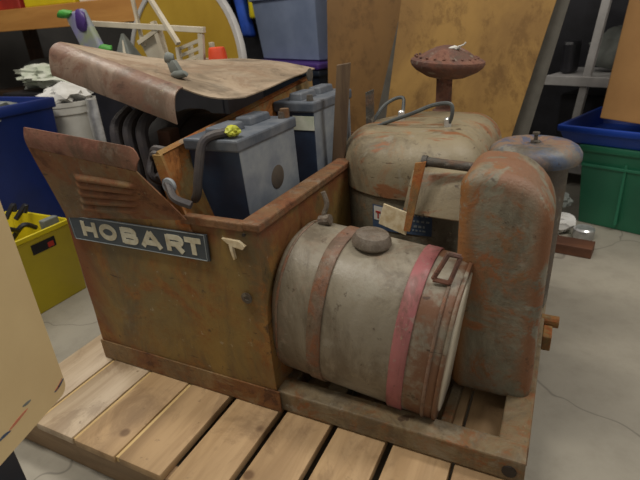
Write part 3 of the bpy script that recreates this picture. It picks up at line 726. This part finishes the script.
# workbench with pine edge
WBn=thing('workbench','workbench with a yellow pine front edge, top left of the scene','workbench',(-1.7,1.8,FZ))
SB.free()
b=nb(); box(b,(-3.0,1.50,.909),(-1.02,1.54,1.035),.003); link('front_rail',b,M['beam'],WBn)
b=nb(); box(b,(-3.0,1.54,.985),(-1.20,2.2,1.034),.002); link('bench_top',b,M['beam'],WBn)
for x in (-2.95,-1.1):
    for y in (1.6,2.1): 
        b=nb(); box(b,(x,y,FZ),(x+.08,y+.08,.985),.003); link('leg',b,M['darkwood'],WBn)
b=nb(); box(b,(-2.86,1.62,.48),(-1.12,2.15,.51),.003); link('lower_shelf',b,M['darkwood'],WBn)
b=nb(); blob(b,(-2.45,1.85,.60),(.24,.14,.11),.3,5,3,3,.8); tag(link('grey_sack',b,M['cone'],None,True),'grey sack on the lower shelf of the workbench','sack')
b=nb(); box(b,(-2.02,1.70,.511),(-1.50,2.0,.70),.02); tag(link('pale_box',b,M['clothw']),'pale grey box on the lower shelf of the workbench','box')
def smallbox(name,lo,hi,mat,label,cat,extra=None):
    T=thing(name,label,cat,((lo[0]+hi[0])/2,(lo[1]+hi[1])/2,lo[2])); b=nb(); h=hi[2]-lo[2]
    box(b,lo,(hi[0],hi[1],lo[2]+h*.8),.008); link('body',b,mat,T)
    b=nb(); box(b,(lo[0]-.006,lo[1]-.006,lo[2]+h*.8+.0005),(hi[0]+.006,hi[1]+.006,hi[2]),.006); link('lid',b,mat,T)
smallbox('red_case',(-2.45,1.56,1.036),(-2.13,1.80,1.15),M['red'],'red case on the workbench, at the top left corner','case')
smallbox('yellow_case',(-2.08,1.56,1.036),(-1.62,1.80,1.17),M['yellow'],'yellow case on the workbench, between the red case and the white box','case')
smallbox('white_box',(-1.58,1.56,1.036),(-1.08,1.80,1.13),M['white'],'low white box at the right end of the workbench','box')
# dark cupboard carrying the toys behind the hood
CB=thing('dark_cupboard','dark cupboard behind the hood, carrying the white toy chairs','cupboard',(-.5,1.0,.21))
b=nb(); box(b,(-.78,.835,.2105),(-.06,1.10,.705),.004); link('body',b,M['blackp'],CB)
b=nb(); box(b,(-.76,.828,.23),(-.43,.8345,.69),.002); link('door',b,M['blackp'],CB)
b=nb(); box(b,(-.41,.828,.23),(-.08,.8345,.69),.002); link('door',b,M['blackp'],CB)
# toy chairs: white slatted, one lying on its back, one upright
def bar(p,q,w,h,mat,par,name):
    p=Vector(p);q=Vector(q); b=nb(); d=(q-p); L=d.length; d.normalize(); u=d.cross(Vector((0,0,1)))
    if u.length<.1: u=Vector((1,0,0))
    u.normalize(); z=u.cross(d)
    c=lambda t,a,e: p+d*(L*t)+u*(w/2*a)+z*(h/2*e)
    hexa(b,[c(0,-1,-1),c(0,1,-1),c(1,1,-1),c(1,-1,-1),c(0,-1,1),c(0,1,1),c(1,1,1),c(1,-1,1)],.0015); return link(name,b,mat,par)
C1=thing('toy_chair','pale wooden toy chair lying over on its side behind the hood','toy chair',(-.55,1.0,.706))
bar((-.96,.95,.918),(-.225,.97,.850),.02,.022,M['paleply'],C1,'rail')
bar((-.52,.99,1.02),(-.335,.93,.805),.018,.018,M['paleply'],C1,'leg')
bar((-.485,.97,.895),(-.445,.97,.708),.020,.022,M['paleply'],C1,'leg')
bar((-.585,.98,.99),(-.575,.98,.80),.014,.014,M['paleply'],C1,'leg')
b=nb(); hexa(b,[(-.56,.985,.73),(-.45,.985,.72),(-.45,1.0,.72),(-.56,1.0,.73),(-.60,.985,.82),(-.47,.985,.875),(-.47,1.0,.875),(-.60,1.0,.82)],.002); link('seat_board',b,M['paleply'],C1)
bar((-.585,.965,.815),(-.46,.965,.865),.014,.018,M['paleply'],C1,'slat')
C2=thing('toy_chair','small pale wooden toy chair with a slatted back, right of the fallen one','toy chair',(-.3,1.0,.706))
bar((-.245,.97,.838),(-.262,.97,.706),.016,.024,M['paleply'],C2,'leg'); bar((-.375,.97,.790),(-.380,.97,.706),.016,.02,M['paleply'],C2,'leg')
for k in range(3): bar((-.37,.975,.785-.028*k),(-.262,.975,.812-.028*k),.008,.014,M['paleply'],C2,'slat')
bar((-.375,1.05,.79),(-.380,1.05,.706),.016,.02,M['paleply'],C2,'leg'); bar((-.26,1.05,.80),(-.262,1.05,.706),.016,.02,M['paleply'],C2,'leg')
b=nb(); box(b,(-.385,.96,.728),(-.25,1.06,.738),.002); link('seat_board',b,M['paleply'],C2)
b=nb(); lathe(b,(-.185,.98,.706),[(.030,0),(.042,.002),(.036,.06),(.032,.075),(.026,.078),(0,.078)],24); tag(link('orange_cup',b,M['orangep'],None,True),'small orange plastic cup upside down, right of the toy chairs','cup')
CN=thing('grey_tent_toy','grey felt pyramid shape with a pale slit, standing behind the hood','toy',(-.66,.96,.706))
b=nb(); hexa(b,[(-.745,.93,.706),(-.60,.92,.706),(-.60,1.03,.706),(-.745,1.03,.706),(-.675,.96,.857),(-.662,.96,.857),(-.662,.97,.857),(-.675,.97,.857)],.004); link('body',b,M['cone'],CN)
b=nb(); hexa(b,[(-.655,.917,.706),(-.628,.917,.706),(-.628,.922,.706),(-.655,.922,.706),(-.665,.950,.83),(-.66,.950,.83),(-.66,.955,.83),(-.665,.955,.83)],.001); link('slit',b,M['paleply'],CN)
BG=thing('patterned_bag','limp pale green and purple bag left of the grey pyramid toy','bag',(-.74,.87,.706))
b=nb(); hexa(b,[(-.775,.85,.715),(-.66,.85,.715),(-.66,.89,.715),(-.775,.89,.715),(-.88,.86,.945),(-.76,.86,.965),(-.76,.89,.965),(-.88,.89,.945)],.012,3); dent(b,.008,9,2); link('body',b,M['bagm'],BG,True)
for cc,rr in (((-.69,.87,.80),(.040,.02,.022)),((-.87,.86,.95),(.045,.02,.018))):
    b=nb(); blob(b,cc,rr,.3,5,2,2); link('green_trim',b,M['bgreen'],BG,True)
b=nb(); blob(b,(-.77,.850,.92),(.03,.014,.045),.3,5,2,2); link('purple_patch',b,M['purple'],BG,True)
# round gold board with a pale rim, leaning behind
DT=thing('round_board','round gold board with a pale grey rim standing on edge behind the toys','round board',(-.58,1.25,.21))
Rd=Matrix.Rotation(math.radians(-12),4,'Z')@Matrix.Rotation(math.radians(82),4,'X')
b=nb(); lathe(b,(-.60,1.235,.655),[(0,-.012),(.415,-.012),(.415,.006),(0,.006)],64,Rd); link('panel',b,M['gold'],DT,True)
b=nb(); t=[(.414,-.014),(.442,-.014),(.444,.0),(.440,.014),(.418,.014),(.414,.010)]; lathe(b,(-.60,1.235,.655),t+[t[0]],64,Rd); link('rim',b,M['greymetal'],DT,True)
# straps and tools between board and tote
def strap(x0,x1,z0,z1,y,mat,name,label,cat):
    b=nb(); box(b,(x0,y,z0),(x1,y+.05,z1),.015); dent(b,.012,7,x0*9); return tag(link(name,b,mat,None,True),label,cat)
RK=thing('tool_rack','dark rack behind the round board, with blue bags hanging on it','rack',(-.6,1.95,FZ))
b=nb(); box(b,(-.98,2.06,FZ),(-.30,2.10,1.35),.004); link('back_panel',b,M['blackp'],RK)
for x in (-.86,-.74,-.62,-.50): 
    b=nb(); tube(b,[(x,2.06,1.16),(x,1.93,1.165)],.008,8); link('peg',b,M['greymetal'],RK)
def hang(x,z0,z1,w0,w1,mat,name,label,cat,sk=0):
    b=nb(); y=1.95; hexa(b,[(x-w0+sk,y,z0),(x+w0+sk,y,z0),(x+w0+sk,y+.07,z0),(x-w0+sk,y+.07,z0),(x-w1,y,z1),(x+w1,y,z1),(x+w1,y+.07,z1),(x-w1,y+.07,z1)],.02,3); dent(b,.010,7,x*9); tag(link(name,b,mat,None,True),label,cat)
hang(-.84,.80,1.15,.05,.04,M['navy'],'dark_bag','dark bag hanging leftmost on the rack','bag')
hang(-.74,.78,1.12,.035,.025,M['straps'],'blue_bag','bright blue bag hanging between the dark bag and the yellow glove','bag',.06)
hang(-.63,.88,1.12,.022,.022,M['yellow'],'yellow_glove','yellow glove hanging on the rack','glove',.0)
hang(-.52,.66,1.10,.055,.035,M['straps'],'blue_bag','bright blue bag hanging beside the cloudy storage tote','bag',.02)
hang(-.93,1.0,1.15,.03,.03,M['red'],'red_rag','red rag hanging at the left end of the rack','rag')
# ================================================================ CENTRE BACKGROUND: stacked totes, boards
def tote(name,label,c,yaw,sx,sy,z0,z1,mat,lidmat,group=None,lid=True,ribs=True):
    T=thing(name,label,'tote',(c[0],c[1],z0),group); Tm=rotz((c[0],c[1],0),yaw)
    crate((-sx/2,-sy/2,z0+.0005),(sx/2,sy/2,z1-(.03 if lid else 0)),.005,.025,.012,mat,'body',T,Tm,rim=.03)
    if lid:
        b=nb(); box(b,(-sx/2-.02,-sy/2-.02,z1-.029),(sx/2+.02,sy/2+.02,z1),.008,Tm); box(b,(-sx/2+.04,-sy/2+.04,z1-.005),(sx/2-.04,sy/2-.04,z1+.006),.004,Tm); link('lid',b,lidmat,T)
    return T,Tm
ty=math.radians(-26)
tote('storage_tote','purple-lidded storage tote behind the batteries, under the cloudy one',(-.10,1.72),ty,.56,.42,FZ,.672,M['navy'],M['purple'],'stacked storage totes')
tote('storage_tote','cloudy blue-grey see-through storage tote on top of the purple-lidded one',(-.10,1.72),ty,.54,.40,.6785,1.02,M['clear'],M['clear'],'stacked storage totes')
b=nb(); blob(b,(-.12,1.70,.76),(.17,.11,.075),.4,5,5,3,.9); tag(link('tote_contents',b,M['cloth'],None,True),'pale bundle inside the cloudy storage tote','bundle')
def slab(P,th,mat,name,label,cat,yaw=0):
    """leaning board: P = four corner points (bl,br,tr,tl) of the front face"""
    P=[Vector(p) for p in P]; n=(P[1]-P[0]).cross(P[3]-P[0]).normalized(); 
    if n.y<0: n=-n
    b=nb(); hexa(b,[P[0],P[1],P[1]+n*th,P[0]+n*th,P[3],P[2],P[2]+n*th,P[3]+n*th],.001); return tag(link(name,b,mat),label,cat)
slab([(.095,1.36,FZ),(.46,1.36,FZ),(.62,1.40,1.25),(.140,1.40,1.25)],.018,M['ply1'],'plywood_sheet','brown plywood sheet leaning upright, left of the wider lighter sheet','board')
slab([(.245,1.27,FZ),(.915,1.27,FZ),(1.160,1.31,1.25),(.585,1.31,1.25)],.022,M['dullgrey'],'grey_board','grey board leaning between the two plywood sheets, its edge showing on both sides','board')
slab([(.360,1.245,FZ),(.84,1.235,FZ),(1.13,1.28,1.25),(.548,1.28,1.25)],.018,M['ply2'],'plywood_sheet','wide light plywood sheet leaning upright behind the exhaust stack','board')
# ================================================================ RIGHT BACKGROUND
gy=math.radians(-21.5); gd=Vector((math.cos(gy),math.sin(gy),0)); gn=Vector((-gd.y,gd.x,0))
g0=Vector((1.215,1.715,0)); gc=g0+gd*.36+gn*.22
GT,GM=tote('storage_tote','green plastic storage tote on the floor at the right, under the bright blue lid',(gc.x,gc.y),gy,.72,.44,FZ,.27,M['green'],M['green'],None,lid=False)
b=nb()
for x in (-.17,.17): box(b,(x-.006,-.222,FZ+.03),(x+.006,-.200,.20),.002,GM)
box(b,(-.352,-.226,.172),(.352,-.205,.184),.002,GM); link('rib',b,M['green'],GT)
# blue shallow tray lid
BT=thing('blue_tray','bright blue plastic tray on top of the green tote','tray',(gc.x,gc.y,.271))
def ctr(lo,hi,w,tp,rw,mat,name,par,T,rim): return crate(lo,hi,w,tp,rw,mat,name,par,T,rim)
crate((-.46,-.245,.2712),(.40,.245,.352),.006,.02,.010,M['bluelid'],'body',BT,GM,.03)
# cardboard box standing in the tray
CX=thing('cardboard_box','tan cardboard box standing on the blue tray, at the top right corner','box',(gc.x+.1,gc.y,.28))
Cm=GM@Matrix.Rotation(math.radians(4),4,'Y')
b=nb(); box(b,(-.325,-.252,.375),(.22,.26,1.15),.004,Cm); link('carton',b,M['card'],CX)
b=nb(); box(b,(-.08,-.2535,.38),(-.03,-.2525,1.14),.0002,Cm); link('tape',b,M['card'],CX)
b=nb(); tt=rotz((1.70,1.36,0),gy); box(b,(-.12,-.12,FZ),(.2,.12,.02),.004,tt); o=link('cardboard_box',b,M['card']); tag(o,'small tan box on the floor in front of the green tote, at the right edge','box')
# shelving unit
SU=thing('metal_shelving','grey metal shelving unit behind the cardboard box','shelving',(1.45,2.3,FZ))
Sm=rotz((1.143,2.30,0),gy)
for (x,y) in ((0,0),(.9,0),(0,.4),(.9,.4)):
    b=nb(); sk=.165; hexa(b,[(x-.02+(-.04 if 0 else 0),y,FZ),(x+.02,y,FZ),(x+.02,y+.03,FZ),(x-.02,y+.03,FZ),(x-.02+sk,y,1.5),(x+.02+sk,y,1.5),(x+.02+sk,y+.03,1.5),(x-.02+sk,y+.03,1.5)],.003); bmesh.ops.transform(b,matrix=Sm,verts=b.verts[:]); link('post',b,M['greymetal'],SU)
for z in (.0,.475,.95):
    b=nb(); box(b,(-.15,.03,z),(.95,.42,z+.012),.001,Sm); box(b,(-.15,-.012,z-.035),(.95,.03,z+.014),.002,Sm); link('shelf',b,M['greymetal'],SU)
b=nb(); box(b,(-.12,.08,.489),(-.055,.2,.66),.02,Sm); tag(link('black_case',b,M['blackp']),'black case on the middle shelf of the metal shelving','case')
b=nb(); blob(b,Sm@Vector((.10,.26,.60)),(.12,.10,.11),.3,5,4,3,.9); tag(link('grey_bundle',b,M['cone'],None,True),'grey bundle on the middle shelf of the metal shelving, beside the black case','bundle')
b=nb(); box(b,(-.10,.10,.014),(.5,.4,.38),.01,Sm); tag(link('dark_crate',b,M['blackp']),'dark crate on the bottom shelf of the metal shelving','crate')
# black sheet added in place of the dark space behind the shelving
b=nb(); box(b,(.7,3.05,FZ),(2.8,3.10,2.0),.004); tag(link('dark_backdrop',b,M['blackp']),'added black backdrop for the dark space behind the metal shelving','panel')
# timber block and scrap on the floor
b=nb(); box(b,(-.12,-.045,FZ),(.155,.045,FZ+.045),.003,rotz((1.15,1.385,0),math.radians(-9))); tag(link('timber_block',b,M['redwood']),'short reddish brown timber block on the floor, right of the welder','timber')
b=nb(); box(b,(-.03,-.06,0),(.03,.06,.008),.001,Matrix.Translation((1.215,1.56,.0))@Matrix.Rotation(.5,4,'X')) ; b.free()
b=nb(); lathe(b,(1.268,1.53,FZ),[(.0,.002),(.040,.0),(.044,.01),(.044,.045),(.036,.052),(.030,.05),(0,.047)],28); tag(link('silver_tin',b,M['chrome'],None,True),'small shiny tin on the floor in front of the green tote','tin')
b=nb(); blob(b,(1.125,1.585,FZ+.045),(.095,.07,.05),.4,7,6,3,.85); tag(link('white_bag',b,M['clothw'],None,True),'crumpled white plastic bag on the floor beside the shiny tin','bag')
b=nb(); blob(b,(1.135,1.66,FZ+.125),(.07,.04,.035),.5,7,12,3); 
tag(link('paper_wad',b,M['cone'],None,True),'crumpled grey paper on top of the white plastic bag','paper')
# ================================================================ LIGHT
def area(name,loc,rot,sx,sy,e,col):
    l=bpy.data.lights.new(name,'AREA'); l.shape='RECTANGLE'; l.size=sx; l.size_y=sy; l.energy=e; l.color=col
    o=bpy.data.objects.new(name,l); o.location=loc; o.rotation_euler=rot; COL.objects.link(o)
area('ceiling_lamp',(.1,-.5,2.7),(0,0,0),1.2,.35,36,(1,.94,.84))
area('ceiling_lamp',(2.2,.9,2.8),(0,math.radians(15),0),1.2,.35,34,(1,.95,.87))
area('ceiling_lamp',(-1.5,.6,2.7),(0,math.radians(-10),0),1.2,.35,20,(1,.94,.84))
w=bpy.data.worlds.new('world'); S.world=w; w.use_nodes=True
w.node_tree.nodes['Background'].inputs['Color'].default_value=(1,.95,.88,1); w.node_tree.nodes['Background'].inputs['Strength'].default_value=.30
# ================================================================ CAMERA
cam=bpy.data.cameras.new('camera'); co=bpy.data.objects.new('camera',cam); COL.objects.link(co)
Rw=[[0.8997482996132773,0.43163187933619296,-0.06439656888159337],[0.12770980717185865,-0.4015183702850772,-0.9069030838384785],[-0.4173046878422794,0.8077604342033113,-0.4163890950067446]]
r,d,f_=[Vector(x) for x in Rw]
mw=Matrix(((r.x,-d.x,-f_.x,1.1257077927),(r.y,-d.y,-f_.y,-0.7626423651),(r.z,-d.z,-f_.z,0.8746735621),(0,0,0,1)))
co.matrix_world=mw; cam.sensor_width=36; cam.lens=490/640*36; cam.clip_start=.02
cam.dof.use_dof=True; cam.dof.focus_distance=1.15; cam.dof.aperture_fstop=5.6
S.camera=co
S.view_settings.view_transform='Standard'; S.view_settings.look='None'; S.view_settings.gamma=1; S.view_settings.exposure=0.0
try: S.view_settings.use_curve_mapping=False
except Exception: pass
